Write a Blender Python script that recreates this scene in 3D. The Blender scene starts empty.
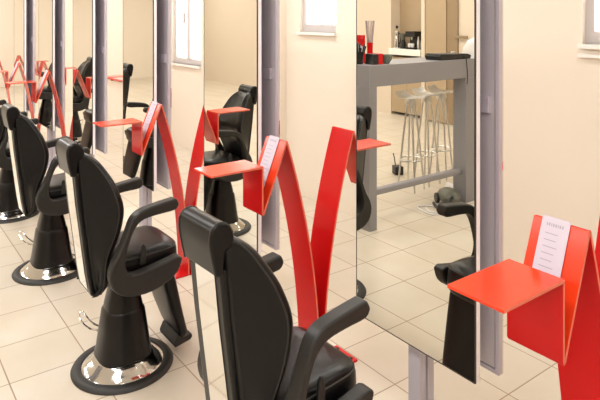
import bpy, bmesh, math, random
from mathutils import Vector, Matrix
random.seed(4)
C = bpy.context.scene.collection
PI = math.pi

# ------------------------------------------------------------------ materials
def srgb(r, g, b):
    f = lambda c: (c/255/12.92) if c/255 <= .04045 else ((c/255+.055)/1.055)**2.4
    return (f(r), f(g), f(b), 1)

def mat(name, col, rough=.5, metal=0., noise=.06, scale=6., bump=0., coat=0., trans=0., spec=.5, emit=0., bscale=None):
    m = bpy.data.materials.new(name); m.use_nodes = True
    nt = m.node_tree; b = nt.nodes['Principled BSDF']
    tc = nt.nodes.new('ShaderNodeTexCoord')
    n = nt.nodes.new('ShaderNodeTexNoise'); n.inputs['Scale'].default_value = scale; n.inputs['Detail'].default_value = 3
    nt.links.new(tc.outputs['Object'], n.inputs['Vector'])
    mix = nt.nodes.new('ShaderNodeMix'); mix.data_type = 'RGBA'
    mix.inputs['A'].default_value = tuple(c*(1-noise) for c in col[:3])+(1,)
    mix.inputs['B'].default_value = tuple(min(1, c*(1+noise)) for c in col[:3])+(1,)
    nt.links.new(n.outputs['Fac'], mix.inputs['Factor'])
    nt.links.new(mix.outputs['Result'], b.inputs['Base Color'])
    b.inputs['Roughness'].default_value = rough; b.inputs['Metallic'].default_value = metal
    b.inputs['Coat Weight'].default_value = coat; b.inputs['Coat Roughness'].default_value = .08
    b.inputs['Transmission Weight'].default_value = trans
    b.inputs['Specular IOR Level'].default_value = spec
    if emit:
        b.inputs['Emission Color'].default_value = col; b.inputs['Emission Strength'].default_value = emit
    if bump:
        n2 = nt.nodes.new('ShaderNodeTexNoise'); n2.inputs['Scale'].default_value = bscale or scale*20
        nt.links.new(tc.outputs['Object'], n2.inputs['Vector'])
        bp = nt.nodes.new('ShaderNodeBump'); bp.inputs['Strength'].default_value = bump; bp.inputs['Distance'].default_value = .002
        nt.links.new(n2.outputs['Fac'], bp.inputs['Height']); nt.links.new(bp.outputs['Normal'], b.inputs['Normal'])
    return m

TILE = .3449
def floor_mat():
    m = bpy.data.materials.new('cream floor tiles'); m.use_nodes = True
    nt = m.node_tree; b = nt.nodes['Principled BSDF']
    g = nt.nodes.new('ShaderNodeNewGeometry')
    mp = nt.nodes.new('ShaderNodeMapping'); mp.inputs['Location'].default_value = (.1351+TILE*100, -.1946+TILE*100, 0)
    nt.links.new(g.outputs['Position'], mp.inputs['Vector'])
    br = nt.nodes.new('ShaderNodeTexBrick'); br.offset = 0; br.offset_frequency = 1; br.squash = 1
    for k, v in (('Scale', 1), ('Brick Width', TILE), ('Row Height', TILE), ('Mortar Size', .0035), ('Mortar Smooth', .3), ('Bias', 0)):
        br.inputs[k].default_value = v
    br.inputs['Color1'].default_value = srgb(208, 198, 182); br.inputs['Color2'].default_value = srgb(213, 204, 189)
    br.inputs['Mortar'].default_value = srgb(156, 134, 112)
    nt.links.new(mp.outputs['Vector'], br.inputs['Vector'])
    n = nt.nodes.new('ShaderNodeTexNoise'); n.inputs['Scale'].default_value = 2.5; n.inputs['Detail'].default_value = 5
    nt.links.new(g.outputs['Position'], n.inputs['Vector'])
    mx = nt.nodes.new('ShaderNodeMix'); mx.data_type = 'RGBA'; mx.blend_type = 'MULTIPLY'
    rp = nt.nodes.new('ShaderNodeValToRGB'); rp.color_ramp.elements[0].color = (.90, .86, .80, 1); rp.color_ramp.elements[1].color = (1, 1, 1, 1)
    rp.color_ramp.elements[0].position = .3; rp.color_ramp.elements[1].position = .65
    nt.links.new(n.outputs['Fac'], rp.inputs['Fac'])
    mx.inputs['Factor'].default_value = .8
    nt.links.new(br.outputs['Color'], mx.inputs['A']); nt.links.new(rp.outputs['Color'], mx.inputs['B'])
    nt.links.new(mx.outputs['Result'], b.inputs['Base Color'])
    b.inputs['Roughness'].default_value = .32
    bp = nt.nodes.new('ShaderNodeBump'); bp.inputs['Strength'].default_value = .3; bp.inputs['Distance'].default_value = .002; bp.invert = True
    nt.links.new(br.outputs['Fac'], bp.inputs['Height']); nt.links.new(bp.outputs['Normal'], b.inputs['Normal'])
    return m

M = dict(
    floor=floor_mat(),
    wall=mat('cream wall paint', srgb(236, 225, 210), .85, noise=.02, scale=1.5, bump=.05),
    wallp=mat('peach wall paint', srgb(220, 205, 186), .85, noise=.02, scale=1.5, bump=.05),
    ceil=mat('ceiling paint', srgb(240, 236, 228), .9, noise=.02),
    trim=mat('white trim paint', srgb(240, 236, 230), .45, noise=.02),
    frame=mat('window frame paint', srgb(205, 198, 196), .5, noise=.02),
    wood=mat('tan cupboard laminate', srgb(176, 154, 124), .5, noise=.08, scale=4),
    wood2=mat('brown laminate', srgb(150, 128, 100), .5, noise=.08, scale=4),
    mirror=mat('silvered mirror glass', (.80, .785, .72, 1), .0, 1., noise=0),
    alu=mat('pale aluminium edge', srgb(246, 245, 250), .4, .0, noise=.03, scale=20),
    gasket=mat('dark edge strip', srgb(46, 44, 40), .5, noise=.05),
    panel=mat('grey lilac metal backing', srgb(204, 199, 206), .42, .25, noise=.04, scale=3),
    rim=mat('lilac grey metal rim', srgb(196, 190, 202), .4, .15, noise=.03),
    post=mat('silver painted post', srgb(190, 186, 198), .4, .2, noise=.03),
    red=mat('glossy red lacquered steel', (.62, .008, .009, 1), .2, noise=.03, coat=.05, spec=.2),  # darker copy for upright console faces in shade; also used for other red things
    red_lit=mat('glossy red lacquered steel lit tone', (.76, .05, .012, 1), .18, noise=.03, coat=.15, spec=.3),  # same steel, lighter and more orange to paint in light on shelf and slope
    red_edge_glint=mat('red edge with painted reflection', (.82, .17, .10, 1), .3, noise=.02),  # cut-edge colour with the reflected light painted in
    bolt=mat('dark bolt head', srgb(60, 40, 40), .4, .6),
    paper=mat('white printed paper', srgb(208, 202, 216), .8, noise=.01),
    ink=mat('pale grey print', srgb(172, 168, 184), .8, noise=.01),
    leather=mat('black leather', srgb(13, 13, 14), .3, noise=.15, scale=8, bump=.08, bscale=220, spec=.3),
    piping=mat('black piping', srgb(40, 38, 37), .45, noise=.1),
    plastic=mat('dark moulded plastic', srgb(42, 41, 39), .45, noise=.08, scale=12, bump=.1, bscale=300, spec=.35),
    boot=mat('black column plastic', srgb(16, 15, 15), .3, noise=.1, spec=.35),
    rubber=mat('black rubber', srgb(34, 32, 29), .55, noise=.1, bump=.1),
    chrome=mat('polished chrome', (.86, .85, .83, 1), .06, 1., noise=.01),
    dish=mat('dark polished chrome', (.62, .61, .59, 1), .10, 1., noise=.01),
    steel=mat("brushed aluminium", (.66, .65, .62, 1), .35, 1., noise=.03),
    counter=mat('grey lacquered counter', srgb(146, 144, 148), .4, .15, noise=.04, scale=3),
    black=mat('matt black plastic', srgb(24, 24, 24), .4, noise=.1),
    grey=mat('green grey plastic', srgb(96, 96, 84), .35, noise=.08),
    white=mat('white plastic', srgb(228, 226, 226), .35, noise=.02),
    glass=mat('clear glass', (1, 1, 1, 1), .02, trans=1., noise=0),
    bowl=mat('grey green glaze', srgb(112, 120, 108), .2, noise=.1),
    straw=mat('striped translucent tubes', srgb(176, 160, 158), .25, noise=.25, scale=60),
)

# ------------------------------------------------------------------ mesh helpers
def box(bm, x0, x1, y0, y1, z0, z1):
    v = [bm.verts.new((x, y, z)) for x in (x0, x1) for y in (y0, y1) for z in (z0, z1)]
    for f in ((0,1,3,2), (4,6,7,5), (0,4,5,1), (2,3,7,6), (0,2,6,4), (1,5,7,3)):
        bm.faces.new([v[i] for i in f])

def prism(bm, pts, a, b, axis='x'):
    mk = {'x': lambda p, q, s: (s, p, q), 'y': lambda p, q, s: (p, s, q), 'z': lambda p, q, s: (p, q, s)}[axis]
    A = [bm.verts.new(mk(p, q, a)) for p, q in pts]; B = [bm.verts.new(mk(p, q, b)) for p, q in pts]
    bm.faces.new(A); bm.faces.new(B[::-1]); n = len(pts)
    for i in range(n): bm.faces.new((A[i], B[i], B[(i+1) % n], A[(i+1) % n]))

def ribbon(bm, line, x0, x1, t):
    """a sheet of thickness t bent along a (y, z) line"""
    L, R = [], []
    for i, p in enumerate(line):
        p = Vector(p)
        d1 = (p-Vector(line[i-1])).normalized() if i else None
        d2 = (Vector(line[i+1])-p).normalized() if i < len(line)-1 else None
        if d1 is None: d1 = d2
        if d2 is None: d2 = d1
        n1, n2 = Vector((-d1.y, d1.x)), Vector((-d2.y, d2.x))
        n = (n1+n2); n = n.normalized() if n.length > 1e-4 else n1
        k = t/2/max(.45, n.dot(n1))
        L.append(tuple(p+n*k)); R.append(tuple(p-n*k))
    prism(bm, L+R[::-1], x0, x1, 'x')

def loft(bm, rings, cap=True):
    V = [[bm.verts.new(p) for p in r] for r in rings]; n = len(V[0])
    for a, b in zip(V, V[1:]):
        for i in range(n): bm.faces.new((a[i], a[(i+1) % n], b[(i+1) % n], b[i]))
    if cap: bm.faces.new(V[0][::-1]); bm.faces.new(V[-1])

def lathe(bm, prof, c=(0,0,0), n=32):
    rings = [[(c[0]+r*math.cos(2*PI*i/n), c[1]+r*math.sin(2*PI*i/n), c[2]+z) for i in range(n)] for r, z in prof]
    loft(bm, rings)

def tube(bm, pts, r, n=8, closed=False):
    pts = [Vector(p) for p in pts]; rings = []
    N = len(pts); up = Vector((0, 0, 1)); prev = None
    for i, p in enumerate(pts):
        if closed: d = pts[(i+1) % N]-pts[i-1]
        else: d = (pts[min(i+1, N-1)]-pts[max(i-1, 0)])
        d.normalize()
        a = prev if prev is not None else (up if abs(d.dot(up)) < .9 else Vector((1, 0, 0)))
        a = (a-d*a.dot(d)).normalized(); prev = a; b = d.cross(a)
        rr = r[i] if isinstance(r, (list, tuple)) else r
        rings.append([tuple(p+a*rr*math.cos(2*PI*k/n)+b*rr*math.sin(2*PI*k/n)) for k in range(n)])
    if closed: rings.append(rings[0])
    loft(bm, rings, cap=not closed)
    if closed: bmesh.ops.remove_doubles(bm, verts=bm.verts, dist=1e-6)

def smooth_line(pts, k=6):
    """Catmull-Rom"""
    P = [Vector(p) for p in pts]; P = [P[0]*2-P[1]]+P+[P[-1]*2-P[-2]]; out = []
    for i in range(1, len(P)-2):
        for j in range(k):
            t = j/k; a, b, c, d = P[i-1:i+3]
            out.append(.5*((2*b)+(c-a)*t+(2*a-5*b+4*c-d)*t*t+(3*b-a-3*c+d)*t**3))
    out.append(P[-2]); return [tuple(v) for v in out]

def sring(cx, cy, z, hx, hy, e=4., n=32):
    out = []
    for i in range(n):
        a = 2*PI*i/n; c, s = math.cos(a), math.sin(a)
        out.append((cx+hx*math.copysign(abs(c)**(2/e), c), cy+hy*math.copysign(abs(s)**(2/e), s), z))
    return out

def obj(name, fill, m, parent=None, bevel=0, seg=3, smooth=True, sub=0, kind=None, label=None):
    bm = bmesh.new(); fill(bm)
    bmesh.ops.recalc_face_normals(bm, faces=bm.faces)
    me = bpy.data.meshes.new(name); bm.to_mesh(me); bm.free()
    me.materials.append(m)
    if smooth:
        me.polygons.foreach_set('use_smooth', [True]*len(me.polygons))
        me.set_sharp_from_angle(angle=math.radians(38))
    o = bpy.data.objects.new(name, me); C.objects.link(o)
    if bevel:
        b = o.modifiers.new('bevel', 'BEVEL'); b.width = bevel; b.segments = seg; b.limit_method = 'ANGLE'; b.angle_limit = math.radians(38)
        b.harden_normals = True
    if sub:
        s = o.modifiers.new('sub', 'SUBSURF'); s.levels = sub; s.render_levels = sub
    if parent: o.parent = parent
    if kind: o['kind'] = kind
    if label: o['label'] = label
    return o

def tag(o, label, cat, group=None):
    o['label'] = label; o['category'] = cat
    if group: o['group'] = group
    return o

def thing(name, label, cat, loc=(0,0,0), rz=0, group=None):
    o = bpy.data.objects.new(name, None); C.objects.link(o)
    o.location = loc; o.rotation_euler = (0, 0, rz); o.empty_display_size = .1
    return tag(o, label, cat, group)

KIDS = {}
def kids(o): return [c for c in C.objects if c.parent == o]
def dup(root, loc, rz=None, label=None):
    r = root.copy(); C.objects.link(r); r.location = loc
    if rz is not None: r.rotation_euler = (0, 0, rz)
    if label: r['label'] = label
    for ch in kids(root):
        c = ch.copy(); C.objects.link(c); c.parent = r
        for g in kids(ch):
            d = g.copy(); C.objects.link(d); d.parent = c
    return r

# ------------------------------------------------------------------ the room  (the row of mirrors runs along -X)
XR, XL, YF, YB, HZ = 2.6, -15.0, 3.25, -3.9, 3.0
def struct(name, fill, m, **k): return obj(name, fill, m, kind='structure', smooth=False, **k)
struct('floor', lambda b: box(b, XL-.2, XR+.2, YB-.6, YF+.3, -.1, 0), M['floor'])
struct('ceiling', lambda b: box(b, XL-.2, XR+.2, YB-.6, YF+.3, HZ, HZ+.1), M['ceil'])
struct('wall_left', lambda b: box(b, XL-.2, XL, YB-.6, YF+.3, 0, HZ), M['wall'])
struct('wall_right', lambda b: box(b, XR, XR+.2, YB-.6, YF+.3, 0, HZ), M['wall'])
WIN = [(-1.705, -1.05, 1.49), (-4.36, -3.84, 1.50), (-7.13, -6.31, 1.04)]
WTOP = 2.45
def backwall(b):
    xs = XR
    for x0, x1, z in WIN:
        box(b, x1, xs, YF, YF+.25, 0, HZ)
        box(b, x0, x1, YF, YF+.25, 0, z); box(b, x0, x1, YF, YF+.25, WTOP, HZ); xs = x0
    box(b, XL, xs, YF, YF+.25, 0, HZ)
struct('wall_back', backwall, M['wall'])
struct('wall_pilaster', lambda b: box(b, -5.0, -4.57, YF-.07, YF, 0, HZ), M['wall'])['label'] = 'shallow cream wall pilaster'
def window(n, x0, x1, z, mull):
    def fr(b):
        t = .05
        y0, y1 = YF+.04, YF+.10
        box(b, x0, x0+t, y0, y1, z, WTOP); box(b, x1-t, x1, y0, y1, z, WTOP)
        box(b, x0+t, x1-t, y0, y1, z, z+.07); box(b, x0+t, x1-t, y0, y1, WTOP-t, WTOP)
        for mx in mull: box(b, mx-.04, mx+.04, y0-.01, y1, z+.07, WTOP-t)
    w = struct('window_%d' % n, fr, M['frame'])
    obj('pane', lambda b: box(b, x0+.04, x1-.04, YF+.065, YF+.071, z+.05, WTOP-.04), M['glass'], w, smooth=False)
    obj('sill', lambda b: (box(b, x0-.01, x1+.01, YF-.03, YF+.04, z-.025, z)), M['trim'], w, smooth=False)
    return w
window(1, *WIN[0], [])
w2 = window(2, *WIN[1], [])
w3 = window(3, *WIN[2], [-6.71])
obj('window_handle', lambda b: box(b, -6.80, -6.775, YF-.0, YF+.03, 1.55, 1.68), M['steel'], w3)
struct('trim_1', lambda b: box(b, -1.72, -1.02, YF-.022, YF, 1.415, 1.435), M['trim'])
# front wall (seen only in the mirrors) with its kitchenette niche
NX0, NX1, NZ = -7.02, -6.32, 1.10
def frontwall(b):
    box(b, NX1, XR, YB-.2, YB, 0, HZ); box(b, XL, NX0, YB-.2, YB, 0, HZ)
    box(b, NX0, NX1, YB-.3, YB-.25, 0, HZ)
    box(b, NX0-.05, NX0, YB-.3, YB-.2, 0, HZ); box(b, NX1, NX1+.05, YB-.3, YB-.2, 0, HZ)
    box(b, NX0, NX1, YB-.25, YB, 2.5, HZ)
struct('wall_front', frontwall, M['wallp'])
cab = thing('niche_cupboard', 'tan laminate cupboard with pale ledge, reflected in the large mirror', 'cupboard', ((NX0+NX1)/2, YB, 0))
def loc(fn, o): return fn
cx = (NX0+NX1)/2
obj('back_panel', lambda b: box(b, NX0-cx+.002, NX1-cx-.002, -.24, -.22, 1.0, 2.45), M['wood'], cab)
obj('ledge', lambda b: box(b, NX0-cx+.002, NX1-cx-.002, -.22, .06, 1.0, NZ), M['trim'], cab, bevel=.004)
obj('door', lambda b: box(b, NX0-cx+.004, -.003, -.03, -.01, .05, .96), M['wood'], cab)
obj('door', lambda b: box(b, .003, NX1-cx-.004, -.03, -.01, .05, .96), M['wood'], cab)
tall = thing('tall_cupboard', 'tall tan wooden cupboard beside the niche behind the bar counter', 'cupboard', (-6.0, YB, 0))
obj('door', lambda b: box(b, -.22, .18, 0, .05, .02, 2.6), M['wood'], tall, bevel=.003)
obj('side_panel', lambda b: box(b, .18, .38, 0, .03, .02, 2.6), M['wood2'], tall, bevel=.003)
struct('trim_2', lambda b: box(b, -6.30, -6.23, YB, YB+.06, 0, 2.7), M['wallp'])

# ------------------------------------------------------------------ mirror stations
P = 1.3287
YM = 1.625
U0, W = 1.211, .580
ZB, ZT = .435, 2.15
pos_label = ['large nearest mirror panel reflecting the grey bar counter and stools',
             'mirror panel second from the front, reflecting a black salon chair and red shelf',
             'narrow-looking third mirror panel between the two left black chairs',
             'fourth mirror panel along the row, behind a white notice stand',
             'fifth mirror panel, far down the row at the left',
             'farthest mirror panel at the left edge of the row']
def make_mirror(label):
    t = thing('salon_mirror', label, 'mirror', (-(U0+W/2), 1.68, 0), group='row of double-sided mirror panels')
    h = W/2; y = YM-1.68
    obj('mirror_glass', lambda b: box(b, -h+.003, h-.003, y, y+.005, ZB+.003, ZT-.003), M['mirror'], t, smooth=False)
    def ed(b):
        for x in (-h, h-.003): box(b, x, x+.003, y-.001, y+.006, ZB, ZT)
        box(b, -h+.003, h-.003, y-.001, y+.006, ZB, ZB+.003); box(b, -h+.003, h-.003, y-.001, y+.006, ZT-.003, ZT)
    obj('edge_strip', ed, M['gasket'], t, smooth=False)
    obj('backing_tray', lambda b: box(b, -h+.004, h-.004, y+.006, y+.026, ZB+.004, ZT-.004), M['panel'], t, smooth=False)
    def al(b):
        box(b, -h, -h+.004, y+.006, y+.026, ZB, ZT); box(b, h-.004, h, y+.006, y+.026, ZB, ZT)
        box(b, -h+.004, h-.004, y+.006, y+.026, ZB, ZB+.004); box(b, -h+.004, h-.004, y+.006, y+.026, ZT-.004, ZT)
    obj('side_trim', al, M['alu'], t, smooth=False)
    def post(b):
        pts = [(-.029, y+.026), (.029, y+.026), (.029, y+.055), (.021, y+.055), (.021, y+.068), (.029, y+.068), (.029, .046), (-.029, .046)]
        prism(b, pts, 0, ZT-.1, 'z')
    obj('post', post, M['post'], t, smooth=False)
    obj('post_foot', lambda b: box(b, -.07, .07, -.08, .08, 0, .012), M['post'], t, bevel=.003)
    # back of the rear mirror
    yr = 1.726-1.68; RH = h+.020
    obj('rear_panel', lambda b: box(b, -h+.018, RH-.018, yr+.002, yr+.018, ZB+.018, ZT-.018), M['panel'], t, smooth=False)
    def rim(b):
        box(b, -h, -h+.014, yr, yr+.02, ZB, ZT); box(b, RH-.014, RH, yr, yr+.02, ZB, ZT)
        box(b, -h+.014, RH-.014, yr, yr+.02, ZB, ZB+.014); box(b, -h+.014, RH-.014, yr, yr+.02, ZT-.014, ZT)
    obj('rear_rim', rim, M['rim'], t, smooth=False)
    obj('rear_glass', lambda b: box(b, -h, RH, yr+.02, yr+.026, ZB, ZT), M['mirror'], t, smooth=False)
    obj('bracket', lambda b: box(b, .10, RH-.034, yr-.010, yr+.004, 1.315, 1.375), M['rim'], t, bevel=.003)
    return t
m0 = make_mirror(pos_label[0])
for k in range(1, 6):
    dup(m0, (-(U0+W/2)-P*k, 1.68, 0), label=pos_label[k])

# ------------------------------------------------------------------ folded red consoles
YC = 1.685; CW = .0775
def leg_line(side):
    # side -1 front, +1 rear ; y relative to the centre line
    out = []
    for i in range(13):
        z = 1.10*(1-i/12)
        out.append((side*(.010+.152*z*z), z))
    return out
con_label = ['nearest folded red console with square shelf and notice, cut by the frame edge',
             'folded red steel console between the two front mirrors, shelf ahead of chrome-backed chair',
             'folded red steel console between the second and third mirrors',
             'folded red steel console past the gap, thin shelf seen beside the far chair back',
             'folded red steel console far down the row by the fifth mirror',
             'farthest folded red steel console at the left edge of the row']
def make_console(label):
    t = thing('folded_console', label, 'console', (-.8375, YC, 0), group='folded red consoles along the mirror row')
    T = .009
    for s in (-1, 1):
        sh = [(s*.565, 1.006), (s*.320, 1.006), (s*.320, .990)]
        obj('shelf', lambda b: ribbon(b, [(s*.565, 1.006), (s*.3155, 1.006)], -CW, CW, T), M['red_lit'], t, bevel=.0015, seg=2)
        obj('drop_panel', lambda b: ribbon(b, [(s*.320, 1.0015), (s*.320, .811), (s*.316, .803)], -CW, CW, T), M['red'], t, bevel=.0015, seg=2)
        obj('sloping_panel', lambda b: ribbon(b, [(s*.316, .806), (s*.195, 1.100)], -CW, CW, T), M['red_lit'], t, bevel=.0015, seg=2)
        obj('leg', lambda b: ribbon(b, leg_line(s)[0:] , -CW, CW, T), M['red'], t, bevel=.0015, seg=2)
    for p in kids(t):       # pale colour on the plates' cut edges stands in for reflected light
        p.data.materials.append(M['red_edge_glint'])
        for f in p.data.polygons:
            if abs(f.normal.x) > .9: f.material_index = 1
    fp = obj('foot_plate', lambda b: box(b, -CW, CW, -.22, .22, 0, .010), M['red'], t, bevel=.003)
    for s in (-1, 1):
        for x in (-.05, .05):
            obj('bolt', lambda b: lathe(b, [(.009, .010), (.009, .0135), (.006, .0145)], (x, s*.2, 0), 12), M['bolt'], fp)
    return t
cons = [0, 1, 2, 4, 5, 6]
c0 = make_console(con_label[0])
for j, k in enumerate(cons[1:]):
    dup(c0, (-.8375-P*k, YC, 0), label=con_label[j+1])

# printed notices lying on the sloping panels
nl = ['white printed notice sheet on the nearest red console',
      'white printed notice sheet on the red console between the two front mirrors',
      'white printed notice sheet on the red console before the third mirror',
      'white notice sheet on the red console past the gap in the row',
      'white notice sheet on the red console by the fifth mirror']
def make_notice(label):
    # origin at the low end of the sheet; local z runs up the slope
    t = thing('notice_sheet', label, 'notice', (0, 0, 0), group='notices on the red consoles')
    obj('sheet', lambda b: box(b, -.041, .037, -.0008, 0, 0, .322), M['paper'], t, smooth=False)
    def head(b):
        x = -.026
        for w in (.004, .0055, .0035, .005, .0055, .003, .0055, .005):
            box(b, x, x+w*.75, -.0012, -.0008, .298, .306); x += w+.0016
    obj('printed_heading', head, M['ink'], t, smooth=False)
    def lines(b):
        for i in range(13):
            w = random.uniform(.6, 1)*.052
            box(b, -.026, -.026+w, -.0011, -.0008, .278-i*.017, .2805-i*.017)
    obj('printed_text', lines, M['ink'], t, smooth=False)
    return t
slope = math.atan2(.121, .294)
n0 = make_notice(nl[0])
def notice_pos(k):
    return (-.8375-P*k-.008, YC-.316-.0052+.0, .8085+.004)
n0.location = notice_pos(0); n0.rotation_euler = (-slope, 0, 0)
for j, k in enumerate(cons[1:5]):
    d = dup(n0, notice_pos(k), label=nl[j+1]); d.rotation_euler = (-slope, 0, 0)

# ------------------------------------------------------------------ salon chairs (local +Y faces the mirrors)
FRONT = [(.41, -.135), (.44, -.118), (.50, -.112), (.587, -.103), (.688, -.066), (.79, -.052), (.885, -.078), (.95, -.112), (1.00, -.145), (1.03, -.175), (1.055, -.205)]
WF = [(.41, .140), (.50, .155), (.70, .168), (.80, .170), (.89, .155), (.97, .130), (1.03, .105), (1.055, .09)]
WR = [(.41, .098), (.80, .102), (.95, .095), (1.055, .080)]
def lerp(tab, z):
    for (a, fa), (b, fb) in zip(tab, tab[1:]):
        if z <= b: return fa+(fb-fa)*max(0, (z-a))/(b-a)
    return tab[-1][1]
def soft(tab):
    return [(p[0], p[1]) for p in smooth_line([(a, b, 0) for a, b in tab], 5)]
FRONT = soft(FRONT); WF = soft(WF); WR = soft(WR)
REAR = [(.40, -.172), (.50, -.190), (.81, -.230), (1.07, -.256)]
def make_chair(label):
    t = thing('salon_chair', label, 'chair', (-1.42, 1.0, 0), math.radians(0), 'black salon chairs facing the mirror row')
    L, PL, CH = M['leather'], M['plastic'], M['chrome']
    base = obj('base', lambda b: lathe(b, [(.188, .008), (.189, .020), (.194, .022), (.216, .019), (.228, .012), (.233, .004), (.231, 0), (.19, 0)], n=64), M['rubber'], t)
    obj('base_dish', lambda b: lathe(b, [(.05, .004), (.189, .016), (.184, .022), (.165, .034), (.145, .050), (.118, .072), (.05, .078)], n=64), M['dish'], base, label='polished chrome dish')
    def low(b):
        loft(b, [sring(0, 0, z, hx, hy, e) for z, hx, hy, e in ((.055, .124, .124, 2.6), (.075, .126, .125, 2.6), (.10, .118, .117, 2.7), (.19, .108, .104, 2.8), (.27, .096, .092, 2.9), (.282, .088, .084, 2.9))])
    col = obj('column', low, M['boot'], t)
    obj('column_collar', lambda b: loft(b, [sring(0, 0, z, hx, hy, 2.8) for z, hx, hy in ((.255, .090, .087), (.30, .086, .082), (.36, .072, .068), (.42, .060, .058), (.455, .056, .055))]), M['boot'], col)
    lev = [(-.07, -.08, .17), (-.085, -.12, .20), (-.100, -.145, .235), (-.115, -.155, .25), (-.118, -.17, .235), (-.100, -.16, .205), (-.085, -.13, .175), (-.068, -.08, .155)]
    obj('pump_lever', lambda b: tube(b, smooth_line(lev, 5), .0045), CH, t)
    # seat
    obj('seat_pan', lambda b: loft(b, [sring(0, .03, z, hx, hy, 6) for z, hx, hy in ((.415, .13, .10), (.43, .165, .135), (.47, .178, .150), (.495, .178, .150))]), PL, t)
    def seat(b):
        rings = []
        for z, g in ((.465, .0), (.48, .010), (.505, .014), (.540, .012), (.562, .002), (.572, -.02), (.576, -.07)):
            r = sring(0, .060, z, .164+g*.5, .150+g, 5, 40)
            rings.append([(x, y, zz+(.01*max(0, y/.2) if zz > .535 else 0)) for x, y, zz in r])
        loft(b, rings)
    sc = obj('seat', seat, L, t)
    obj('seat_piping', lambda b: tube(b, [(x, y, .556+.01*max(0, y/.2)) for x, y, z in sring(0, .060, 0, .168, .154, 5, 48)], .0035, 6, True), M['piping'], sc)
    # backrest cushion: narrow behind, wide in front, a lens in side view
    def back(b):
        rings = []
        N = 34
        for i in range(N+1):
            z = .410+(1.050-.410)*i/N
            f, r = lerp(FRONT, z), lerp(REAR, z)+.012
            wf, wr = lerp(WF, z), lerp(WR, z)
            e = min(i, N-i)
            if e < 3: k = (.020, .007, .002)[e]; wf -= k; wr -= k; f -= k*.8
            f = max(f, r+.02)
            ring = []
            half = [(0, r), (wr*.75, r), (wr, r+.006), (wr+.008, r+.02), (wf-.008, f-.040), (wf, f-.026), (wf-.004, f-.010), (wf-.020, f), (wf*.6, f-.006), (0, f-.012)]
            q = smooth_line([(x, y, 0) for x, y in half], 3)
            ring = [(x, y, z) for x, y, _ in q]+[(-x, y, z) for x, y, _ in q[-2:0:-1]]
            rings.append(ring)
        loft(b, rings)
    bk = obj('backrest', back, L, t)
    for s in (-1, 1):
        zz = [.425+.02*i for i in range(31)]
        pp = [(s*(lerp(WF, z)-.0005), lerp(FRONT, z)-.027, z) for z in zz]
        obj('side_piping', lambda b: tube(b, smooth_line(pp, 2), .0028, 6), M['piping'], bk)
    # rigid back shell and its polished plate
    def shell(b):
        zz = (.40, .50, .66, .81, .96)
        A = [(lerp(REAR, z)-.004, z) for z in zz]; B = [(y+.026, z) for y, z in A][::-1]
        prism(b, A+B, -.091, .091, 'x')
    sh = obj('back_shell', shell, M['boot'], t, bevel=.010, seg=4)
    def plate(b):
        A = [(lerp(REAR, z)-.0085, z) for z in (.425, .50, .66, .81, .96)]; B = [(y+.004, z) for y, z in A][::-1]
        prism(b, A+B, -.046, .060, 'x')
    obj('back_plate', plate, CH, t, bevel=.0015, seg=2, label='polished metal strip down the back')
    # headrest saddle
    def head(b):
        line = smooth_line([(-.262, .945), (-.272, .99), (-.281, 1.04), (-.276, 1.075), (-.252, 1.090), (-.224, 1.082), (-.207, 1.055), (-.203, 1.02)], 4)
        prism(b, [(p[0], p[1]) for p in line]+[(-.232, 1.01), (-.240, .945)], -.094, .094, 'x')
    hd = obj('headrest', head, L, t, bevel=.010, seg=4)
    for s in (-1, 1):
        hp = smooth_line([(s*.086, -.2615, .948), (s*.086, -.2715, .99), (s*.086, -.2805, 1.04), (s*.086, -.2755, 1.0745), (s*.086, -.252, 1.0895), (s*.086, -.2245, 1.0815), (s*.086, -.2075, 1.055)], 4)
        obj('headrest_piping', lambda b: tube(b, hp, .003, 6), M['piping'], hd)
    # swept arms
    outer = [(.165, .812), (.090, .803), (.020, .792), (-.020, .778), (-.048, .750), (-.068, .700), (-.100, .625), (-.130, .575), (-.142, .520), (-.122, .462), (-.064, .425), (.020, .415), (.105, .433), (.172, .475), (.196, .535)]
    inner = [(.172, .546), (.100, .532), (.018, .518), (-.040, .515), (-.064, .535), (-.074, .572), (-.068, .612), (-.050, .672), (-.024, .722), (.012, .746), (.080, .755), (.158, .760), (.180, .784)]
    out_s = smooth_line([(a, b, 0) for a, b in outer], 3); inn_s = smooth_line([(a, b, 0) for a, b in inner], 3)
    poly = [(p[0], p[1]) for p in out_s+inn_s]
    for s in (-1, 1):
        a, b_ = (.184, .238) if s > 0 else (-.238, -.184)
        obj('armrest', lambda b: prism(b, poly, a, b_, 'x'), PL, t, bevel=.014, seg=4)
    obj('recline_lever', lambda b: prism(b, [(.01, .53), (.035, .53), (.040, .575), (.036, .610), (.026, .622), (.016, .610), (.012, .575)], .180, .192, 'x'), PL, t, bevel=.004)
    # leg rest and foot plate
    lr = obj('leg_rest', lambda b: loft(b, [[(x, yy+dy, zz) for x, dy, zz in [(p[0], p[1], z) for p in sring(0, 0, 0, w, d, 4, 28)]] for z, yy, w, d in
             ((.49, .145, .150, .028), (.45, .165, .155, .034), (.36, .188, .150, .034), (.22, .225, .140, .030), (.12, .258, .125, .026), (.085, .268, .10, .02))]), L, t)
    obj('foot_plate', lambda b: prism(b, [(.225, .040), (.305, .055), (.318, .066), (.314, .084), (.30, .083), (.28, .080), (.24, .10), (.22, .06)], -.09, .09, 'x'), M['rubber'], t, bevel=.006)
    return t
ch_label = ['nearest black leather salon chair, polished strip down its back, cut by bottom edge',
            'black leather salon chair second from the front, whole round chrome base in view',
            'black leather salon chair third from the front, near the left edge',
            'black leather salon chair fourth in the row, mostly hidden at the left edge',
            'fifth black salon chair in the row, its reflection in the far mirrors',
            'sixth black salon chair in the row, seen only as a dark reflection',
            'farthest black salon chair in the row, seen only as a dark reflection']
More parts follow.
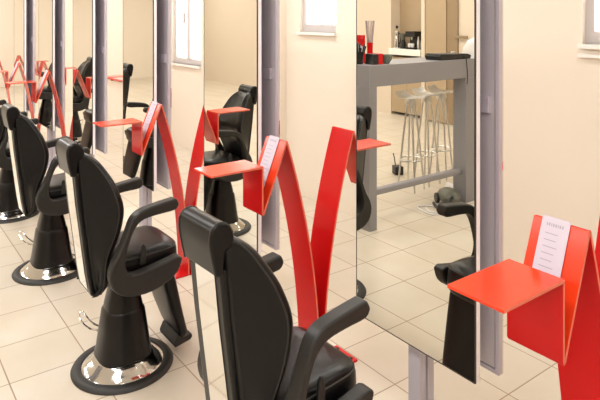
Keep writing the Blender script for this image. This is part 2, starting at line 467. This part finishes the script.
ch0 = make_chair(ch_label[0])
for k in range(1, 7):
    dup(ch0, (-1.42-P*k+(.012 if k == 1 else .045), 1.0, 0), label=ch_label[k])
ch0.location = (-1.50, 1.025, 0); ch0.rotation_euler = (0, 0, math.radians(2))

# ------------------------------------------------------------------ bar counter on the client side (seen in the nearest mirror)
ct = thing('bar_counter', 'tall grey bar counter with thick slab top and square legs', 'counter', (-3.48, -.5, 0))
def R(y): return y+.5
x0, x1, ya, yb = .20, -.20, -1.14, .14
obj('counter_top', lambda b: box(b, -.20, .20, R(ya), R(yb), 1.10, 1.265), M['counter'], ct, bevel=.003)
for xx in ((.06, .20),):
    for yy in ((R(yb)-.08, R(yb)), (R(ya), R(ya)+.12)):
        obj('leg', lambda b: box(b, xx[0], xx[1], yy[0], yy[1], 0, 1.10), M['counter'], ct, bevel=.003)
obj('foot_rail', lambda b: box(b, .10, .16, R(ya)+.12, R(yb)-.08, .245, .295), M["counter"], ct, bevel=.015)

def stool(label, loc_, rz):
    t = thing('bar_stool', label, 'stool', loc_, rz, 'aluminium bar stools behind the counter')
    def seat(b):
        n, m = 16, 12; V = []
        for i in range(n+1):
            row = []
            for j in range(m+1):
                u = i/n*2-1; v = j/m*2-1
                k = math.sqrt(max(0, 1-.55*v*v))
                x = .132*u*k; y = .12*v
                z = .872+.012*abs(u)**2.2-.010*(1-v*v)+(.050*max(0, (v-.35)/.65)**2)
                row.append(b.verts.new((x, y, z)))
            V.append(row)
        for i in range(n):
            for j in range(m): b.faces.new((V[i][j], V[i+1][j], V[i+1][j+1], V[i][j+1]))
        bmesh.ops.solidify(b, geom=b.faces[:], thickness=.010)
    obj('seat', seat, M['steel'], t)
    obj('seat_hub', lambda b: lathe(b, [(.05, .80), (.055, .83), (.045, .862), (.01, .866)], n=20), M['steel'], t)
    for a in range(4):
        an = PI/4+a*PI/2; c, s = math.cos(an), math.sin(an)
        obj('leg', lambda b: tube(b, [(.035*c, .035*s, .82), (.075*c, .075*s, .5), (.128*c, .128*s, .0)], [.009, .010, .008], 8), M['steel'], t)
    obj('foot_ring', lambda b: tube(b, [(.105*math.cos(q*PI/16), .105*math.sin(q*PI/16), .29) for q in range(32)], .008, 8, True), M['steel'], t)
    obj('foot_tread', lambda b: prism(b, [(.08, -.045), (.135, -.035), (.135, .035), (.08, .045)], .284, .300, 'z'), M['steel'], t, bevel=.004)
    return t
s0 = stool('polished aluminium bar stool nearest the mirror row', (-3.85, 3.25-4.19, 0), math.radians(78))
dup(s0, (-3.90, 3.25-4.47, 0), math.radians(84), 'polished aluminium bar stool in the middle of the three')
dup(s0, (-3.96, 3.25-4.76, 0), math.radians(72), 'polished aluminium bar stool farthest back of the three')

# things standing on the counter
ZC = 1.265
def at(u, v, z=ZC): return (-u, 3.25-v, z)
t = thing('brush_pot', 'black pot of dark brushes at the end of the grey counter', 'pot', at(3.47, 3.165))
obj('pot', lambda b: lathe(b, [(.040, 0), (.044, .08), (.046, .095), (.040, .095), (.037, .01)], n=20), M['black'], t)
for i in range(9):
    a = i*2.4; r = .012+.014*(i % 3)
    obj('brush', lambda b: tube(b, [(r*math.cos(a)*.6, r*math.sin(a)*.6, .012), (r*1.6*math.cos(a), r*1.6*math.sin(a), .13+.012*(i % 4))], [.004, .007], 8), M['black'], t)
t = thing('display_box', 'black and red box at the counter end', 'box', at(3.38, 3.245))
obj('box_body', lambda b: box(b, -.05, .05, -.012, .04, 0, .082), M['black'], t, bevel=.003)
obj('front_sleeve', lambda b: box(b, -.052, .052, -.058, -.012, 0, .084), M['red'], t, bevel=.002)
t = thing('card_holder', 'tall red card holder with a white card, above the black box', 'holder', at(3.56, 3.27))
obj('holder', lambda b: (prism(b, [(-.05, .225), (.05, .225), (.05, .13), (.038, .13), (-.05, .165)], -.012, .0, 'y'), box(b, .036, .05, -.012, .0, 0, .14)), M['red'], t, bevel=.002)
obj('card', lambda b: prism(b, [(-.048, .165), (.034, .132), (.034, .09), (-.048, .09)], -.008, -.004, 'y'), M['paper'], t)
obj('holder_base', lambda b: box(b, -.05, .05, -.03, .02, 0, .006), M['red'], t)
t = thing('tube_vase', 'flared bundle of pale striped tubes on the counter', 'vase', at(3.58, 3.40))
obj('cup', lambda b: lathe(b, [(.022, 0), (.026, .16), (.023, .16), (.02, .01)], n=20), M['red'], t)
for i in range(12):
    a = i*PI/6
    obj('tube', lambda b: tube(b, [(.010*math.cos(a), .010*math.sin(a), .02), (.036*math.cos(a), .036*math.sin(a), .34)], .0045, 6), M['straw'], t)
t = tag(obj('bowl', lambda b: lathe(b, [(.022, 0), (.026, .006), (.045, .035), (.052, .072), (.048, .072), (.040, .036), (.02, .012)], (0, 0, 0), 28), M['bowl']), 'small grey-green bowl on the counter', 'bowl'); t.location = at(3.36, 3.37)
t = thing('card_terminal', 'flat black device with a thin cable at the counter far end', 'device', at(3.40, 4.16))
obj('body', lambda b: prism(b, [(-.20, 0), (.20, 0), (.215, .035), (.19, .055), (-.17, .045), (-.215, .03)], -.07, .10, 'x'), M['black'], t, bevel=.006)
obj('knob', lambda b: lathe(b, [(.018, .04), (.018, .06), (.012, .064)], (.0, -.08, 0), 16), M['steel'], t)
obj('cable', lambda b: tube(b, smooth_line([(.10, -.10, .02), (.122, -.11, .01), (.126, -.115, -.05), (.124, -.13, -.14), (.126, -.12, -.22)], 5), .003, 6), M['black'], t)

# kitchenette things on the ledge of the niche
ZK = NZ
def atk(u, z=ZK, y=YB-.06): return (-u, y, z)
t = thing('coffee_pot', 'tall chrome coffee pot with knob lid at the niche end', 'coffee pot', atk(6.94))
obj('body', lambda b: lathe(b, [(.055, 0), (.058, .02), (.045, .20), (.042, .27), (.05, .29), (.03, .31), (.012, .33)], n=28), M['chrome'], t)
obj('knob', lambda b: lathe(b, [(.008, .33), (.018, .345), (.02, .365), (.008, .38)], n=16), M['black'], t)
obj('handle', lambda b: tube(b, smooth_line([(.045, 0, .25), (.08, 0, .24), (.085, 0, .14), (.055, 0, .07)], 5), .009), M['black'], t)
t = thing('coffee_grinder', 'dark coffee grinder between chrome pot and black machine', 'grinder', atk(6.80))
obj('body', lambda b: lathe(b, [(.045, 0), (.045, .10), (.03, .13), (.032, .15)], n=20), M['black'], t)
obj('hopper', lambda b: lathe(b, [(.03, .15), (.05, .24), (.045, .25), (.01, .26)], n=20), M['grey'], t)
t = thing('coffee_machine', 'black coffee machine on the niche ledge', 'coffee machine', atk(6.58))
obj('body', lambda b: prism(b, [(-.12, 0), (.08, 0), (.08, .03), (-.03, .03), (-.03, .20), (.08, .20), (.08, .29), (-.12, .29)], -.10, .10, 'x'), M['black'], t, bevel=.006)
obj('spout', lambda b: lathe(b, [(.012, .15), (.02, .20)], (0, .03, 0), 12), M['steel'], t)
for dx, lab in ((-.03, 'white cup on the coffee machine tray nearer the pot'), (.035, 'white cup on the coffee machine tray nearer the bottles')):
    o = tag(obj('cup', lambda b: lathe(b, [(.018, 0), (.028, .03), (.03, .065), (.027, .065), (.018, .01)], n=18), M['white']), lab, 'cup', 'cups under the coffee machine')
    o.location = (-6.58+dx, YB-.06+.05, ZK+.03)
for u, hgt, mm, lab in ((6.465, .21, 'steel', 'silver bottle beside the coffee machine'), (6.405, .15, 'grey', 'shorter grey bottle at the niche end'), (6.352, .11, 'black', 'small dark jar at the end of the niche ledge')):
    o = tag(obj('bottle', lambda b: lathe(b, [(.022, 0), (.023, hgt*.6), (.012, hgt*.8), (.012, hgt), (.004, hgt+.002)], n=18), M[mm]), lab, 'bottle', 'bottles on the niche ledge')
    o.location = atk(u)

# hood dryer
t = thing('hood_dryer', 'white rounded hood dryer beyond the counter', 'hair dryer', (-3.95, 3.25-5.42, 0))
obj('hood', lambda b: lathe(b, [(.17, 1.06), (.205, 1.10), (.215, 1.20), (.20, 1.30), (.15, 1.38), (.07, 1.42), (.01, 1.43)], n=36), M['white'], t)
obj('pole', lambda b: tube(b, [(0, .16, .03), (0, .16, 1.15)], .018, 12), M['chrome'], t)
obj('base', lambda b: lathe(b, [(.20, 0), (.20, .02), (.05, .045), (.02, .05)], (0, .16, 0), 28), M['white'], t)
t = thing('wall_rail', 'short brown rail on the wall above the hood dryer', 'rail', (-5.55, YB, 1.33))
obj('bar', lambda b: box(b, -.12, .12, .03, .05, -.02, .02), M['wood2'], t, bevel=.003)
obj('bracket', lambda b: box(b, -.01, .01, 0, .03, -.01, .01), M['steel'], t)

# things on the floor under the counter
t = thing('vacuum_cleaner', 'grey rounded canister vacuum cleaner on the tiled floor', 'vacuum cleaner', at(3.36, 4.13, 0), math.radians(30))
obj('body', lambda b: loft(b, [sring(0, -.005, z, hx, hy, 2.6, 28) for z, hx, hy in ((.02, .09, .06), (.04, .12, .085), (.075, .125, .09), (.11, .10, .075), (.13, .06, .045), (.137, .02, .02))]), M['grey'], t)
for s in (-1, 1):
    obj('wheel', lambda b: prism(b, [(-.04+.045*math.cos(a*PI/10), .045+.045*math.sin(a*PI/10)) for a in range(20)], s*.088-.012, s*.088+.012, 'y'), M['black'], t, bevel=.004)
obj('hose', lambda b: tube(b, smooth_line([(.10, 0, .08), (.15, .03, .10), (.18, .08, .05), (.17, .13, .02), (.10, .15, .02), (.02, .14, .02)], 6), .013, 10), M['black'], t)
t = tag(obj('power_cable', lambda b: tube(b, smooth_line([(.0, 0, .006), (.1, .05, .006), (.16, -.02, .006), (.08, -.08, .006), (-.02, -.06, .006), (-.06, .03, .006), (.03, .08, .006), (.14, .09, .006), (.2, .02, .006)], 6), .006, 6), M['white']), 'coiled white cable beside the vacuum cleaner', 'cable'); t.location = at(3.40, 3.88, 0)
t = thing('hair_dryer', 'white and black hair dryer lying on the floor behind the vacuum', 'hair dryer', at(3.54, 4.42, 0), math.radians(200))
obj('barrel', lambda b: prism(b, [(.04*math.cos(a*PI/10), .04+.04*math.sin(a*PI/10)) for a in range(20)], -.09, .09, 'x'), M['white'], t, bevel=.01)
obj('handle', lambda b: box(b, .03, .065, .03, .15, .01, .045), M['black'], t, bevel=.01)
t = tag(obj('black_bag', lambda b: loft(b, [sring(0, 0, z, hx, hy, 3, 24) for z, hx, hy in ((0, .12, .08), (.04, .14, .09), (.10, .12, .08), (.14, .07, .04))]), M['black']), 'slumped black bag by the counter leg', 'bag'); t.location = at(3.32, 4.62, 0)
t = thing('floor_socket_box', 'small black box with a thin rod on the floor left of the stools', 'box', at(4.31, 4.49, 0), .4)
obj('box_body', lambda b: box(b, -.05, .05, -.045, .045, 0, .085), M['black'], t, bevel=.008)
obj('rod', lambda b: tube(b, [(-.05, .0, .05), (-.16, -.03, .13), (-.19, -.03, .17)], .006, 8), M['black'], t)
# red rail on the far wall
t = thing('wall_shelf', 'thin red shelf low on the far wall', 'shelf', (-9.33, YF, .64))
obj('shelf_board', lambda b: box(b, -.42, .42, -.05, 0, -.008, .008), M['red'], t, bevel=.003)
obj('support', lambda b: box(b, -.01, .01, -.04, 0, -.03, -.008), M['red'], t)

# ------------------------------------------------------------------ light
def area(x, y, z, sx, sy, e, col=(1, .985, .965), rot=(0, 0, 0)):
    l = bpy.data.lights.new('unseen_area_light', 'AREA'); l.shape = 'RECTANGLE'; l.size = sx; l.size_y = sy; l.energy = e; l.color = col
    o = bpy.data.objects.new('unseen_area_light', l); C.objects.link(o); o.location = (x, y, z); o.rotation_euler = rot
for x in (0.3, -2.8, -5.9, -9.0, -12.4):  # unseen lights under the ceiling, no lamp fittings modelled
    area(x, .2, 2.92, 2.2, .5, 48)
    area(x, -2.6, 2.92, 2.2, .5, 32 if x > -5 else 54)  # stronger down the room to brighten what the mirrors reflect
for x in (-.5, -3.6, -6.7, -9.9, -13):
    area(x, 2.35, 2.92, 2.2, .35, 16 if x > -1 else 30)
for x0_, x1_, z_ in WIN:  # added light panels outside the windows, standing in for daylight
    area((x0_+x1_)/2, YF+.30, (z_+WTOP)/2, x1_-x0_, WTOP-z_, 22, (.95, .97, 1), (-PI/2, 0, 0))
w = bpy.data.worlds.new('sky'); bpy.context.scene.world = w; w.use_nodes = True
w.node_tree.nodes['Background'].inputs[0].default_value = (.95, .97, 1, 1); w.node_tree.nodes['Background'].inputs[1].default_value = 4.5

# ------------------------------------------------------------------ camera
TH = .6417
cam = bpy.data.cameras.new('camera'); co = bpy.data.objects.new('camera', cam); C.objects.link(co)
co.location = (0, 0, 1.65)
d = Vector((-math.cos(TH), math.sin(TH), 0))
co.rotation_euler = d.to_track_quat('-Z', 'Y').to_euler()
cam.sensor_width = 36; cam.lens = 590/600*36
cam.shift_y = -(200-15.36)/600
cam.clip_start = .05
bpy.context.scene.camera = co
sc = bpy.context.scene
sc.view_settings.view_transform = 'Standard'
sc.view_settings.look = 'None'
sc.view_settings.exposure = -.04
sc.cycles.max_bounces = 12; sc.cycles.glossy_bounces = 8
